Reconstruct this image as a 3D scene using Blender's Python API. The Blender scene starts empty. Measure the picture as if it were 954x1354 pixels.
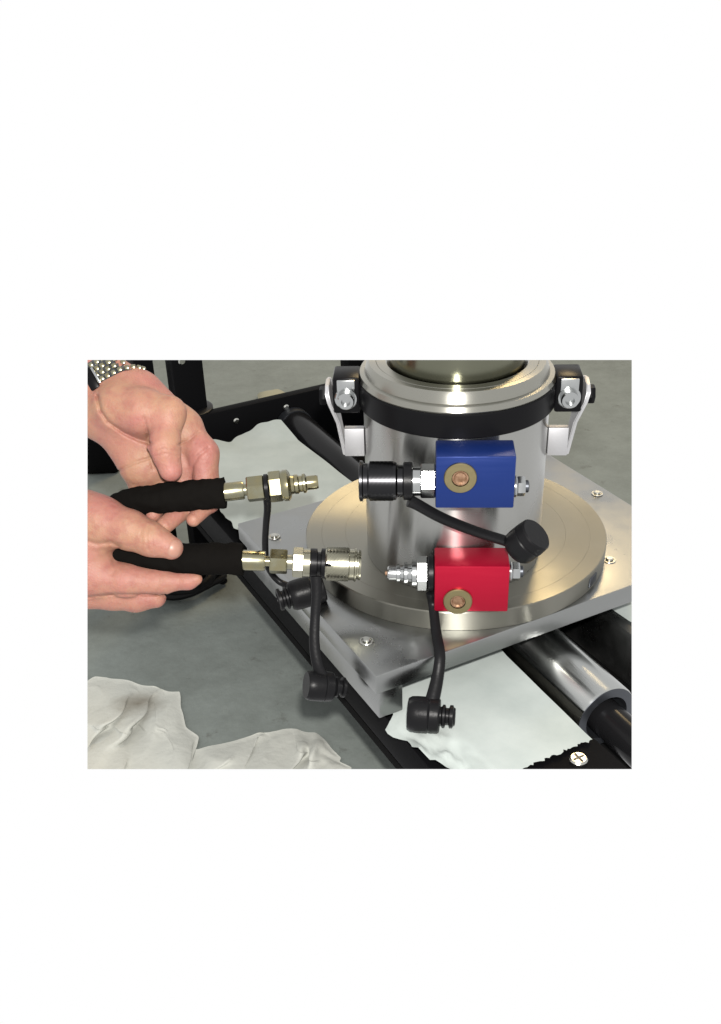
import bpy, bmesh, math, random
import numpy as np
from mathutils import Vector, Matrix, noise as mnoise

random.seed(7)
scene = bpy.context.scene
COL = scene.collection
V = Vector

# ------------------------------------------------------------------ camera
F_PX, PPX, PPY = 1380.7, 476.0, 746.0          # focal length and optical centre, in photograph pixels
PITCH, ROLL = 0.5556, -0.03228
CAM = V((-0.07735, -0.72877, 0.42131))
_c, _s = math.cos(PITCH), math.sin(PITCH)
_r0, _u0, FWD = V((1, 0, 0)), V((0, _s, _c)), V((0, _c, -_s))
RIGHT = _r0 * math.cos(ROLL) + _u0 * math.sin(ROLL)
UP = -_r0 * math.sin(ROLL) + _u0 * math.cos(ROLL)
cam = bpy.data.cameras.new('camera')
cam.sensor_fit = 'VERTICAL'; cam.sensor_height = 24; cam.lens = F_PX / 1354 * 24
cam.shift_x = 1 / 1354; cam.shift_y = 69 / 1354
cam.clip_start = 0.01; cam.clip_end = 200
camo = bpy.data.objects.new('camera', cam); COL.objects.link(camo)
m = Matrix((RIGHT, UP, -FWD)).transposed().to_4x4(); m.translation = CAM
camo.matrix_world = m
scene.camera = camo

# ------------------------------------------------------------------ light
world = bpy.data.worlds.new('World'); scene.world = world; world.use_nodes = True
bg = world.node_tree.nodes['Background']
bg.inputs[0].default_value = (1, 1, 1, 1); bg.inputs[1].default_value = 1.0
def lamp(name, loc, target, size, power, col):
    l = bpy.data.lights.new(name, 'AREA'); l.shape = 'DISK'; l.size = size; l.energy = power; l.color = col
    o = bpy.data.objects.new(name, l); COL.objects.link(o); o.location = loc
    o.rotation_euler = (V(target) - V(loc)).to_track_quat('-Z', 'Y').to_euler()
    return o
lamp('flash_lamp', CAM + UP * 0.045 + RIGHT * 0.01, (-0.03, -0.05, 0.03), 0.022, 12.5, (1, 0.97, 0.93))
lamp('room_lamp', (0.4, 1.5, 1.35), (0.0, 0.6, -0.2), 0.5, 15.0, (1, 0.74, 0.38))
scene.view_settings.view_transform = 'Standard'
scene.view_settings.look = 'None'
scene.view_settings.exposure = 0.0
scene.view_settings.gamma = 1.0
scene.view_settings.use_curve_mapping = False

# ------------------------------------------------------------------ measuring helpers
def ray(x, y): return FWD + RIGHT * ((x - PPX) / F_PX) - UP * ((y - PPY) / F_PX)
def at_z(x, y, z): q = ray(x, y); return CAM + q * ((z - CAM.z) / q.z)
def at_d(x, y, dep): return CAM + ray(x, y) * dep
def hit(x, y, p0, n): q = ray(x, y); return CAM + q * ((p0 - CAM).dot(n) / q.dot(n))
PHI = 0.47407                                   # the rail machine stands turned by 27 degrees
UU = V((math.cos(PHI), math.sin(PHI), 0)); VV = V((-math.sin(PHI), math.cos(PHI), 0)); ZZ = V((0, 0, 1))
def W(u, v, z): return UU * u + VV * v + ZZ * z
FLOOR = -0.25
# the place is built only as far as the photograph shows it: four section planes end the model there
_cor = [ray(116, 476), ray(835.6, 476), ray(835.6, 1017), ray(116, 1017)]
PLANES = []
for i in range(4):
    n = _cor[i].cross(_cor[(i + 1) % 4]).normalized()
    if n.dot(FWD) > 0: n = -n
    PLANES.append(n)

# ------------------------------------------------------------------ materials
def lin(r, g, b):
    f = lambda c: (c / 255 / 12.92) if c / 255 <= 0.04045 else ((c / 255 + 0.055) / 1.055) ** 2.4
    return (f(r), f(g), f(b), 1)
class NT:
    def __init__(s, name):
        s.m = bpy.data.materials.new(name); s.m.use_nodes = True; s.t = s.m.node_tree
        s.b = s.t.nodes['Principled BSDF']
    def n(s, typ, **kw):
        o = s.t.nodes.new(typ)
        for k, v in kw.items(): setattr(o, k, v)
        return o
    def l(s, a, b): s.t.links.new(a, b)
def mat(name, col, rough=0.5, metal=0.0, spec=0.5, col2=None, nscale=20, ndetail=4, stretch=(1, 1, 1),
        bump=0.0, bscale=200, bdist=0.001, rvar=0.0, sss=0, coat=0, contrast=(0.35, 0.65), nrough=0.6):
    N = NT(name); b = N.b
    b.inputs['Base Color'].default_value = col
    b.inputs['Roughness'].default_value = rough
    b.inputs['Metallic'].default_value = metal
    b.inputs['Specular IOR Level'].default_value = spec
    if coat: b.inputs['Coat Weight'].default_value = coat; b.inputs['Coat Roughness'].default_value = 0.15
    tc = N.n('ShaderNodeTexCoord'); mp = N.n('ShaderNodeMapping'); mp.inputs['Scale'].default_value = stretch
    N.l(tc.outputs['Object'], mp.inputs['Vector'])
    if col2 is not None or rvar:
        nz = N.n('ShaderNodeTexNoise'); nz.inputs['Scale'].default_value = nscale; nz.inputs['Detail'].default_value = ndetail
        nz.inputs['Roughness'].default_value = nrough
        N.l(mp.outputs[0], nz.inputs['Vector'])
        mr = N.n('ShaderNodeMapRange'); mr.inputs[1].default_value = contrast[0]; mr.inputs[2].default_value = contrast[1]
        N.l(nz.outputs['Fac'], mr.inputs[0])
        if col2 is not None:
            mx = N.n('ShaderNodeMix', data_type='RGBA'); mx.inputs['A'].default_value = col; mx.inputs['B'].default_value = col2
            N.l(mr.outputs[0], mx.inputs['Factor']); N.l(mx.outputs['Result'], b.inputs['Base Color'])
        if rvar:
            m2 = N.n('ShaderNodeMapRange'); m2.inputs[1].default_value = 0.3; m2.inputs[2].default_value = 0.7
            m2.inputs[3].default_value = max(0.02, rough - rvar); m2.inputs[4].default_value = rough + rvar
            N.l(nz.outputs['Fac'], m2.inputs[0]); N.l(m2.outputs[0], b.inputs['Roughness'])
    if bump:
        nb = N.n('ShaderNodeTexNoise'); nb.inputs['Scale'].default_value = bscale; nb.inputs['Detail'].default_value = 5
        N.l(mp.outputs[0], nb.inputs['Vector'])
        bp = N.n('ShaderNodeBump'); bp.inputs['Strength'].default_value = bump; bp.inputs['Distance'].default_value = bdist
        N.l(nb.outputs['Fac'], bp.inputs['Height']); N.l(bp.outputs[0], b.inputs['Normal'])
    if sss:
        b.inputs['Subsurface Weight'].default_value = sss
        b.inputs['Subsurface Radius'].default_value = (1.0, 0.35, 0.2); b.inputs['Subsurface Scale'].default_value = 0.004
    return N.m
def turned(name, col, rough, aniso, bump=0.15, freq=2200, use_r=True):
    """lathe-turned metal: grooves run round the local z axis"""
    N = NT(name); b = N.b
    b.inputs['Base Color'].default_value = col; b.inputs['Metallic'].default_value = 1
    b.inputs['Roughness'].default_value = rough
    b.inputs['Anisotropic'].default_value = aniso; b.inputs['Anisotropic Rotation'].default_value = 0.25
    tg = N.n('ShaderNodeTangent', direction_type='RADIAL', axis='Z'); N.l(tg.outputs[0], b.inputs['Tangent'])
    tc = N.n('ShaderNodeTexCoord'); sp = N.n('ShaderNodeSeparateXYZ'); N.l(tc.outputs['Object'], sp.inputs[0])
    cx = N.n('ShaderNodeCombineXYZ'); N.l(sp.outputs[0], cx.inputs[0]); N.l(sp.outputs[1], cx.inputs[1])
    ln = N.n('ShaderNodeVectorMath', operation='LENGTH'); N.l(cx.outputs[0], ln.inputs[0])
    c2 = N.n('ShaderNodeCombineXYZ'); 
    if use_r: N.l(ln.outputs['Value'], c2.inputs[0])
    N.l(sp.outputs[2], c2.inputs[1])
    nz = N.n('ShaderNodeTexNoise'); nz.inputs['Scale'].default_value = freq; nz.inputs['Detail'].default_value = 2
    N.l(c2.outputs[0], nz.inputs['Vector'])
    bp = N.n('ShaderNodeBump'); bp.inputs['Strength'].default_value = bump; bp.inputs['Distance'].default_value = 0.0002
    N.l(nz.outputs['Fac'], bp.inputs['Height']); N.l(bp.outputs[0], b.inputs['Normal'])
    nl = N.n('ShaderNodeTexNoise'); nl.inputs['Scale'].default_value = 14; nl.inputs['Detail'].default_value = 5
    N.l(tc.outputs['Object'], nl.inputs['Vector'])
    mr = N.n('ShaderNodeMapRange'); mr.inputs[1].default_value = 0.3; mr.inputs[2].default_value = 0.7
    mr.inputs[3].default_value = rough * 0.75; mr.inputs[4].default_value = rough * 1.3
    N.l(nl.outputs['Fac'], mr.inputs[0]); N.l(mr.outputs[0], b.inputs['Roughness'])
    return N.m

M = {}
M['floor'] = mat('concrete_floor', lin(115, 121, 117), 0.75, spec=0.2, col2=lin(98, 103, 99), nscale=9, ndetail=12, nrough=0.78, bump=0.4, bscale=70, bdist=0.003)
_t = M['floor'].node_tree; _b = _t.nodes['Principled BSDF']; _src = _b.inputs['Base Color'].links[0].from_socket
_tc = _t.nodes.new('ShaderNodeTexCoord'); _n = _t.nodes.new('ShaderNodeTexNoise'); _n.inputs['Scale'].default_value = 34; _n.inputs['Detail'].default_value = 6; _n.inputs['Roughness'].default_value = 0.75
_t.links.new(_tc.outputs['Object'], _n.inputs['Vector'])
_r = _t.nodes.new('ShaderNodeMapRange'); _r.inputs[1].default_value = 0.60; _r.inputs[2].default_value = 0.72; _r.inputs[4].default_value = 0.55; _t.links.new(_n.outputs['Fac'], _r.inputs[0])
_m = _t.nodes.new('ShaderNodeMix'); _m.data_type = 'RGBA'; _m.inputs['B'].default_value = lin(66, 64, 58); _t.links.new(_src, _m.inputs['A']); _t.links.new(_r.outputs[0], _m.inputs['Factor']); _t.links.new(_m.outputs['Result'], _b.inputs['Base Color'])
M['black'] = mat('black_painted_steel', (0.003, 0.003, 0.0034, 1), 0.55, spec=0.03, bump=0.1, bscale=300)
M['blackflat'] = mat('matt_black', (0.004, 0.004, 0.004, 1), 0.8, spec=0.03)
M['hose'] = mat('black_hose_cover', (0.004, 0.0036, 0.0032, 1), 0.9, spec=0.02)
M['rubber'] = mat('black_rubber', (0.005, 0.005, 0.0055, 1), 0.36, spec=0.1, bump=0.12, bscale=500)
M['anod_black'] = mat('black_anodised', (0.004, 0.004, 0.0045, 1), 0.28, spec=0.05)
M['barrel'] = turned('turned_aluminium', (0.35, 0.35, 0.335, 1), 0.25, 0.97, use_r=False, bump=0.04)
M['disc'] = turned('turned_disc_aluminium', (0.225, 0.219, 0.188, 1), 0.36, 0.96, bump=0.2)
M['ring'] = turned('turned_ring_aluminium', (0.31, 0.305, 0.27, 1), 0.26, 0.8)
M['piston'] = turned('piston_steel', (0.16, 0.162, 0.12, 1), 0.2, 0.6, use_r=False, bump=0.04)
M['plate'] = mat('milled_aluminium', (0.26, 0.266, 0.262, 1), 0.33, 1.0, rvar=0.12, nscale=22, ndetail=9, bump=0.12, bscale=260, bdist=0.0003)
M['bracket'] = mat('bead_blasted_aluminium', (0.40, 0.40, 0.41, 1), 0.5, 0.8)
M['zinc'] = mat('zinc_plated_steel', (0.40, 0.41, 0.41, 1), 0.2, 1.0, rvar=0.06, nscale=90)
M['zincy'] = mat('yellow_zinc_plate', (0.27, 0.24, 0.14, 1), 0.25, 1.0, rvar=0.08, nscale=120, col2=(0.22, 0.215, 0.155, 1))
M['zincg'] = mat('dull_zinc_plate', (0.29, 0.28, 0.215, 1), 0.28, 1.0, rvar=0.08, nscale=120)
M['plug'] = mat('yellow_chromate_plug', (0.27, 0.225, 0.12, 1), 0.36, 1.0, rvar=0.08, nscale=150)
M['rust'] = mat('rusty_socket', (0.16, 0.085, 0.045, 1), 0.45, 0.8, col2=(0.32, 0.20, 0.13, 1), nscale=300)
M['blue'] = mat('blue_anodised_aluminium', lin(17, 37, 90), 0.36, 0.4, spec=0.3, stretch=(1, 1, 14), bump=0.2, bscale=180, bdist=0.0003, rvar=0.08, nscale=25)
M['red'] = mat('red_anodised_aluminium', lin(140, 7, 36), 0.36, 0.45, spec=0.3, stretch=(1, 1, 14), bump=0.2, bscale=180, bdist=0.0003, rvar=0.08, nscale=25)
M['chrome'] = turned('ground_steel', (0.42, 0.43, 0.42, 1), 0.2, 0.85, use_r=False, bump=0.03)
M['endface'] = mat('dark_machined_steel', (0.07, 0.075, 0.085, 1), 0.4, 0.9)
M['oxide'] = mat('black_oxide_steel', (0.03, 0.03, 0.032, 1), 0.28, 1.0)
M['rod'] = mat('black_rod', (0.006, 0.006, 0.0065, 1), 0.18, spec=0.1)
M['paper'] = mat('white_protective_paper', lin(150, 156, 153), 0.75, spec=0.15, col2=lin(136, 143, 140), nscale=14, ndetail=7, bump=0.12, bscale=22, bdist=0.003)
M['rail'] = mat('grey_rail', (0.12, 0.115, 0.10, 1), 0.4, 0.9)
M['nail'] = mat('finger_nail', lin(138, 102, 88), 0.4, spec=0.4, sss=0.1)
M['screw'] = mat('steel_screw', (0.42, 0.42, 0.39, 1), 0.25, 1.0)
M['pale'] = mat('pale_floor_object', lin(132, 129, 108), 0.8)
M['cable'] = mat('black_cable', (0.007, 0.007, 0.0075, 1), 0.45, spec=0.15)

# ------------------------------------------------------------------ mesh helpers
def frame(axis):
    a = V(axis).normalized()
    h = V((0, 0, 1)) if abs(a.z) < 0.9 else V((1, 0, 0))
    x = h.cross(a).normalized(); y = a.cross(x)
    return x, y, a
def lathe(bm, o, axis, prof, seg=48, phase=0.0, rfun=None):
    x, y, a = frame(axis); o = V(o); rings = []
    for k, (t, r) in enumerate(prof):
        if r <= 1e-7: rings.append([bm.verts.new(o + a * t)]); continue
        ring = []
        for i in range(seg):
            an = phase + 2 * math.pi * i / seg
            rr = r if rfun is None else rfun(k, i, t, r)
            ring.append(bm.verts.new(o + a * t + x * (rr * math.cos(an)) + y * (rr * math.sin(an))))
        rings.append(ring)
    for A, B in zip(rings, rings[1:]):
        if len(A) == 1 and len(B) == 1: continue
        for i in range(seg):
            j = (i + 1) % seg
            if len(A) == 1: bm.faces.new((A[0], B[j], B[i]))
            elif len(B) == 1: bm.faces.new((A[i], A[j], B[0]))
            else: bm.faces.new((A[i], A[j], B[j], B[i]))
    return bm
def cyl(prof):                                   # close a profile with flat ends
    return [(prof[0][0], 0)] + list(prof) + [(prof[-1][0], 0)]
def box(bm, c, hx, hy, hz, ax=V((1, 0, 0)), ay=V((0, 1, 0)), az=V((0, 0, 1)), bevel=0.0, seg=2):
    vs = []
    for sz in (-1, 1):
        for sx, sy in ((-1, -1), (1, -1), (1, 1), (-1, 1)):
            vs.append(bm.verts.new(V(c) + ax * (hx * sx) + ay * (hy * sy) + az * (hz * sz)))
    fs = [(0, 3, 2, 1), (4, 5, 6, 7), (0, 1, 5, 4), (1, 2, 6, 5), (2, 3, 7, 6), (3, 0, 4, 7)]
    faces = [bm.faces.new([vs[i] for i in f]) for f in fs]
    if bevel:
        ed = list({e for f in faces for e in f.edges})
        bmesh.ops.bevel(bm, geom=ed, offset=bevel, segments=seg, affect='EDGES', profile=0.5)
    return bm
def uvbox(bm, u0, u1, v0, v1, z0, z1, bevel=0.0008):
    return box(bm, W((u0 + u1) / 2, (v0 + v1) / 2, (z0 + z1) / 2), (u1 - u0) / 2, (v1 - v0) / 2, (z1 - z0) / 2, UU, VV, ZZ, bevel)
def prism(bm, pts, ext, bevel=0.0):
    a = [bm.verts.new(V(p)) for p in pts]; b = [bm.verts.new(V(p) + ext) for p in pts]
    n = len(a); fs = [bm.faces.new(a[::-1]), bm.faces.new(b)]
    for i in range(n): fs.append(bm.faces.new((a[i], a[(i + 1) % n], b[(i + 1) % n], b[i])))
    bmesh.ops.recalc_face_normals(bm, faces=fs)
    if bevel: bmesh.ops.bevel(bm, geom=list({e for f in fs for e in f.edges}), offset=bevel, segments=2, affect='EDGES')
    return bm
def catmull(pts, n=8):
    P = [V(p) for p in pts]; P = [P[0] * 2 - P[1]] + P + [P[-1] * 2 - P[-2]]; out = []
    for i in range(1, len(P) - 2):
        for k in range(n):
            t = k / n; a, b, c, d = P[i - 1:i + 3]
            out.append(0.5 * ((2 * b) + (c - a) * t + (2 * a - 5 * b + 4 * c - d) * t * t + (3 * b - a - 3 * c + d) * t ** 3))
    out.append(P[-2]); return out
def tube(bm, pts, rad, seg=16, n=8, rfun=None, flat=None):
    """swept tube; rad a number or one per control point; flat = (side vector, factor) squashes it into a strap"""
    path = catmull(pts, n); m_ = len(path)
    if not hasattr(rad, '__len__'): rad = [rad] * len(pts)
    rr = np.interp(np.linspace(0, len(pts) - 1, m_), range(len(pts)), rad)
    prev = None; rings = []
    for k in range(m_):
        t = (path[min(k + 1, m_ - 1)] - path[max(k - 1, 0)]).normalized()
        if prev is None:
            x = frame(t)[0]
        else:
            x = (prev - t * prev.dot(t)).normalized()
        if flat: x = (flat[0] - t * flat[0].dot(t)).normalized()
        prev = x; y = t.cross(x); ring = []
        for i in range(seg):
            an = 2 * math.pi * i / seg; r = rr[k] * (rfun(k / (m_ - 1), an) if rfun else 1)
            ring.append(bm.verts.new(path[k] + x * (r * math.cos(an)) + y * (r * math.sin(an) * (flat[1] if flat else 1))))
        rings.append(ring)
    for A, B in zip(rings, rings[1:]):
        for i in range(seg):
            j = (i + 1) % seg; bm.faces.new((A[i], A[j], B[j], B[i]))
    bm.faces.new(rings[0][::-1]); bm.faces.new(rings[-1])
    return bm
def cut(bm, cap):
    for n in PLANES:
        ds = [(v.co - CAM).dot(n) for v in bm.verts]
        if not ds or max(ds) <= 0: continue
        g = list(bm.verts) + list(bm.edges) + list(bm.faces)
        r = bmesh.ops.bisect_plane(bm, geom=g, plane_co=CAM, plane_no=n, clear_outer=True, dist=1e-6)
        ed = [e for e in r['geom_cut'] if isinstance(e, bmesh.types.BMEdge)]
        if cap and ed: bmesh.ops.triangle_fill(bm, edges=ed, use_beauty=True)
def build(name, bm, mt, parent=None, base=None, cap=True, smooth=28, **props):
    cut(bm, cap)
    if not bm.faces: bm.free(); return None
    bmesh.ops.recalc_face_normals(bm, faces=bm.faces[:]) if cap else None
    if base is None:
        base = V((0, 0, 0))
        p = parent
        while p is not None: base = base + V(p.location); p = p.parent
    bmesh.ops.translate(bm, verts=bm.verts, vec=-base)
    me = bpy.data.meshes.new(name); bm.to_mesh(me); bm.free()
    me.materials.append(M[mt] if isinstance(mt, str) else mt)
    if smooth: 
        me.shade_smooth(); me.set_sharp_from_angle(angle=math.radians(smooth))
    o = bpy.data.objects.new(name, me); COL.objects.link(o)
    if parent is not None: o.parent = parent
    else: o.location = base
    for k, v in props.items(): o[k] = v
    return o
def thing(name, base, label, cat, group=None):
    o = bpy.data.objects.new(name, None); COL.objects.link(o); o.location = base; o.empty_display_size = 0.02
    o['label'] = label; o['category'] = cat
    if group: o['group'] = group
    return o
def B(): return bmesh.new()
def hexnut(bm, o, ax, length, r, phase=0.0, ch=0.0008):
    return lathe(bm, o, ax, cyl([(0, r * 0.93), (ch, r), (length - ch, r), (length, r * 0.93)]), 6, phase)

# ------------------------------------------------------------------ setting: the floor
bm = B()
top = [at_z(x, y, FLOOR) for x, y in ((116, 476), (836, 476), (836, 1017), (116, 1017))]
prism(bm, [p + (p - V((0, 0.5, FLOOR))) * 0.08 for p in top], V((0, 0, -0.01)))
build('floor', bm, 'floor', kind='structure', base=V((0, 0.5, FLOOR)))

# ------------------------------------------------------------------ the rail machine
mach = thing('rail_machine', W(0.01, 0.1, FLOOR), 'black steel machine frame with grey rails under the aluminium plate', 'machine')
def mp(name, mt, *a, **k):
    bm = B(); uvbox(bm, *a, **k); return build(name, bm, mt, mach)
mp('side_beam', 'black', -0.1205, -0.097, -0.40, 0.40, -0.104, -0.0745)
mp('side_beam', 'black', 0.150, 0.164, -0.40, 0.40, -0.104, -0.0745)
mp('rail', 'rail', -0.0905, -0.022, -0.2005, 0.365, -0.1085, -0.0595)
mp('rail', 'plate', 0.084, 0.147, -0.40, 0.10, -0.1085, -0.0585, bevel=0.006)
mp('bottom_pan', 'blackflat', -0.118, 0.162, -0.40, 0.398, -0.118, -0.1095)
cm = mp('cross_member', 'black', -0.125, 0.30, 0.400, 0.412, -0.118, -0.036)
for x, y in ((378, 538), (416, 564), (312, 556)):
    p = hit(x, y, W(0, 0.400, 0), VV); bm = B()
    lathe(bm, p, -VV, cyl([(-0.002, 0.0035), (0.002, 0.0035), (0.0032, 0.0022)]), 14)
    build('bolt', bm, 'screw', cm)
# near end plate with its screw
ep = mp('end_plate', 'black', -0.092, -0.0165, -0.40, -0.2010, -0.075, -0.0590)
p = at_z(765, 1006, -0.059); bm = B()
lathe(bm, p, ZZ, cyl([(-0.002, 0.0062), (0.0018, 0.0062), (0.003, 0.005)]), 24)
sc_ = build('screw', bm, 'screw', ep)
bm = B(); box(bm, p + V((0, 0, 0.0031)), 0.0042, 0.0006, 0.0003, UU, VV); box(bm, p + V((0, 0, 0.0033)), 0.0006, 0.0042, 0.0003, UU, VV)
build('cross_slot', bm, 'endface', sc_)
for u, v in ((0.02, 0.385), (0.13, 0.385), (0.05, 0.0), (0.09, -0.05)):
    mp('leg', 'black', u, u + 0.03, v - 0.03, v, FLOOR, -0.119)

# posts rising behind the machine
def post(px0, px1, ytop, vv, zb, label, collar=None, bolt=None):
    a = hit(px0, 500, W(0, vv, 0), VV); b = hit(px1, 500, W(0, vv, 0), VV)
    ua, ub = a.dot(UU), b.dot(UU); c = W((ua + ub) / 2, vv + 0.012, zb)
    t = thing('steel_post', c, label, 'post', 'black posts behind the machine')
    bm = B(); box(bm, c + V((0, 0, 0.2)), (ub - ua) / 2, 0.012, 0.2, UU, VV, ZZ, 0.002); build('tube', bm, 'black', t)
    if collar:
        bm = B(); zc = hit(*collar, W(0, vv, 0), VV).z
        lathe(bm, V((c.x, c.y, zc - 0.004)), ZZ, cyl([(0, 0.024), (0.001, 0.026), (0.007, 0.026), (0.008, 0.024)]), 32); build('collar', bm, 'rubber', t)
    if bolt:
        p = hit(*bolt, W(0, vv, 0), VV); bm = B(); lathe(bm, p, -VV, cyl([(-0.001, 0.004), (0.002, 0.004), (0.003, 0.003)]), 14); build('bolt', bm, 'screw', t)
    return t
post(229.5, 271, 476, 0.414, FLOOR, 'broad black steel post with a dark collar, right of the wrist with the watch', (262, 546), (240, 477))
post(180, 206, 476, 0.46, FLOOR, 'narrow black steel post just right of the watch bracelet')
post(462, 486, 476, 0.46, FLOOR, 'black steel post showing above the left clamp lug')

# dark case on the floor behind the upper hand, pale thing beyond the cross member
a = at_z(104, 629, FLOOR); b = at_z(158, 627, FLOOR)
dx = (b - a).normalized(); dy = ZZ.cross(dx)
t = thing('black_case', (a + b) / 2 + dy * 0.1, 'plain black case standing on the floor behind the upper hand', 'case')
bm = B(); box(bm, (a + b) / 2 + dy * 0.1 + V((0, 0, 0.055)), (b - a).length / 2, 0.1, 0.055, dx, dy, ZZ, 0.006); build('body', bm, 'blackflat', t)
bm = B(); box(bm, (a + b) / 2 + dy * 0.1 + V((0, 0, 0.116)), (b - a).length / 2 + 0.002, 0.102, 0.006, dx, dy, ZZ, 0.003); build('lid', bm, 'black', t)
p = at_z(362, 530, FLOOR)
bm = B(); lathe(bm, p, ZZ, [(0, 0.026), (0.004, 0.028), (0.010, 0.023), (0.014, 0.014), (0.015, 0)], 24, rfun=lambda k, i, t, r: r * (1 + 0.12 * math.sin(i * 1.3) + 0.06 * math.sin(i * 2.9)))
o = build('paper_ball', bm, 'pale', base=p)
if o: o['label'] = 'pale crumpled paper on the floor beyond the black cross member'; o['category'] = 'paper'

# drive cylinder lying between the rails
RU, RZ, RR = 0.0185, -0.0790, 0.0135
dc = thing('drive_cylinder', W(RU, 0, RZ), 'ground steel cylinder with black rod lying between the rails', 'cylinder')
QF, QN = W(0.037, 0.399, -0.0700), W(RU - 0.0065, -0.40, RZ)           # the rod's far and near ends
QA = (QN - QF).normalized()
def qt(v): return (0.399 - v) / 0.799 * (QN - QF).length
bm = B(); lathe(bm, QF + QA * qt(0.10), QA, [(0, 0.0135), (0, 0.0255), (0.274, 0.0255), (0.276, 0.0248)], 64); o = build('barrel', bm, 'chrome', dc)
rm = Matrix(frame(QA)).transposed(); o.data.transform(rm.inverted().to_4x4()); o.rotation_euler = rm.to_euler()
bm = B(); lathe(bm, QF + QA * (qt(0.10) + 0.276), QA, [(0, 0.0247), (0.0004, 0.0245), (0.0008, 0.0180), (-0.002, 0.0175), (-0.012, 0.0170), (-0.012, 0.0)], 64); build('end_face', bm, 'endface', dc)
bm = B(); lathe(bm, QF, QA, cyl([(0, RR), (0.80, RR)]), 48); build('rod', bm, 'rod', dc)
bm = B(); lathe(bm, QF, QA, [(0.012, 0.0130), (0.012, 0.0195), (0.27, 0.0195), (0.27, 0.0130)], 48); build('sleeve', bm, 'rod', dc)
bm = B(); lathe(bm, QF, QA, [(0.001, 0.0130), (0.001, 0.0205), (0.012, 0.0205), (0.012, 0.0190)], 48); build('collar', bm, 'endface', dc)

# ------------------------------------------------------------------ protective paper on the rails
def paper(name, uL, uR, v0, v1, nu, nv, label, crease=None, seed=0, zt=-0.0563, jag0=0.004, jag1=0.006):
    bm = B(); g = []
    for j in range(nv + 1):
        row = []
        for i in range(nu + 1):
            s = i / nu; tv = j / nv
            ja = mnoise.noise(V((s * 14, seed, 0))) * jag0 + mnoise.noise(V((s * 50, seed, 3))) * jag0 * 0.5
            jb = math.sin(s * 9 + 1.2) * jag1 + mnoise.noise(V((s * 9, seed, 9))) * jag1
            v = (v0 + ja) * (1 - tv) + (v1 + jb) * tv
            vb = v0 * (1 - tv) + v1 * tv; l, r = uL(vb), uR(vb)
            u = l + (r - l) * s
            if i == 0: u += mnoise.noise(V((v * 90, seed, 5))) * 0.0035
            z = zt + mnoise.noise(V((u * 25, v * 25, seed))) * 0.0006
            if crease is not None and u < crease:
                d = crease - u
                z -= d * 0.16
                if v < -0.11:
                    k = min(1, (-0.11 - v) / 0.04) * min(1, d / 0.012)
                    z += k * (0.0055 * mnoise.noise(V((u * 75 + v * 40, v * 55 - u * 60, seed))) + 0.003 * mnoise.noise(V((u * 190, v * 160, seed + 2))) - 0.002)
            if tv > 0.93: z += (tv - 0.93) / 0.07 * 0.006 * (0.6 + math.sin(s * 8))
            row.append(bm.verts.new(W(u, v, z)))
        g.append(row)
    for j in range(nv):
        for i in range(nu): bm.faces.new((g[j][i], g[j][i + 1], g[j + 1][i + 1], g[j + 1][i]))
    bmesh.ops.recalc_face_normals(bm, faces=bm.faces[:])
    if sum(f.normal.z for f in bm.faces) < 0: bmesh.ops.reverse_faces(bm, faces=bm.faces[:])
    o = build(name, bm, 'paper', base=W(0, 0, zt), cap=False, smooth=50)
    o['label'] = label; o['category'] = 'paper'; o['group'] = 'protective paper on the rails'
    return o
def lerp(x, xs, ys): return float(np.interp(x, xs, ys))
paper('protective_paper', lambda v: lerp(v, (-0.205, -0.178, -0.1215, -0.112, 0.38), (-0.108, -0.1165, -0.1340, -0.120, -0.115)),
      lambda v: lerp(v, (-0.2, -0.1, 0.2, 0.38), (-0.0205, -0.0165, 0.017, 0.010)), -0.207, 0.372, 60, 130,
      'long white paper strip with a torn end, covering the left rail', -0.0935, 1)
paper('protective_paper', lambda v: lerp(v, (-0.16, -0.10, 0.2), (0.096, 0.0915, 0.0915)), lambda v: 0.146, -0.36, 0.10, 12, 60,
      'white paper over the rail at the right edge, beyond the steel cylinder', None, 4)

# ------------------------------------------------------------------ mounting plate
PU0, PU1, PV0, PV1, PZ = -0.1388, 0.1670, -0.1192, 0.1250, -0.0159
pl = thing('mounting_plate', W(0.01, 0, -0.058), 'square two-layer aluminium plate under the round flange', 'plate')
bm = B(); uvbox(bm, PU0, PU1, PV0, PV1, -0.0318, PZ, 0.0012); tp = build('top_plate', bm, 'plate', pl)
bm = B(); uvbox(bm, PU0 + 0.0045, -0.1150, PV0 + 0.0045, PV1 - 0.0045, -0.0580, -0.0319, 0.001); build('foot_block', bm, 'plate', pl)
bm = B(); uvbox(bm, 0.1450, PU1 - 0.0045, PV0 + 0.0045, PV1 - 0.0045, -0.0580, -0.0319, 0.001); build('foot_block', bm, 'plate', pl)
for x, y in ((485, 848), (790, 653), (806, 741), (363, 710)):
    p = at_z(x, y, PZ); bm = B()
    lathe(bm, p, ZZ, [(0.0003, 0.0052), (0.0008, 0.0048), (0.0008, 0.0040), (0.0002, 0.0036), (0.0002, 0)], 20)
    lathe(bm, p, ZZ, cyl([(0.0003, 0.0030), (0.0017, 0.0030), (0.0024, 0.0022)]), 16)
    build('screw', bm, 'screw', tp)

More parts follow.
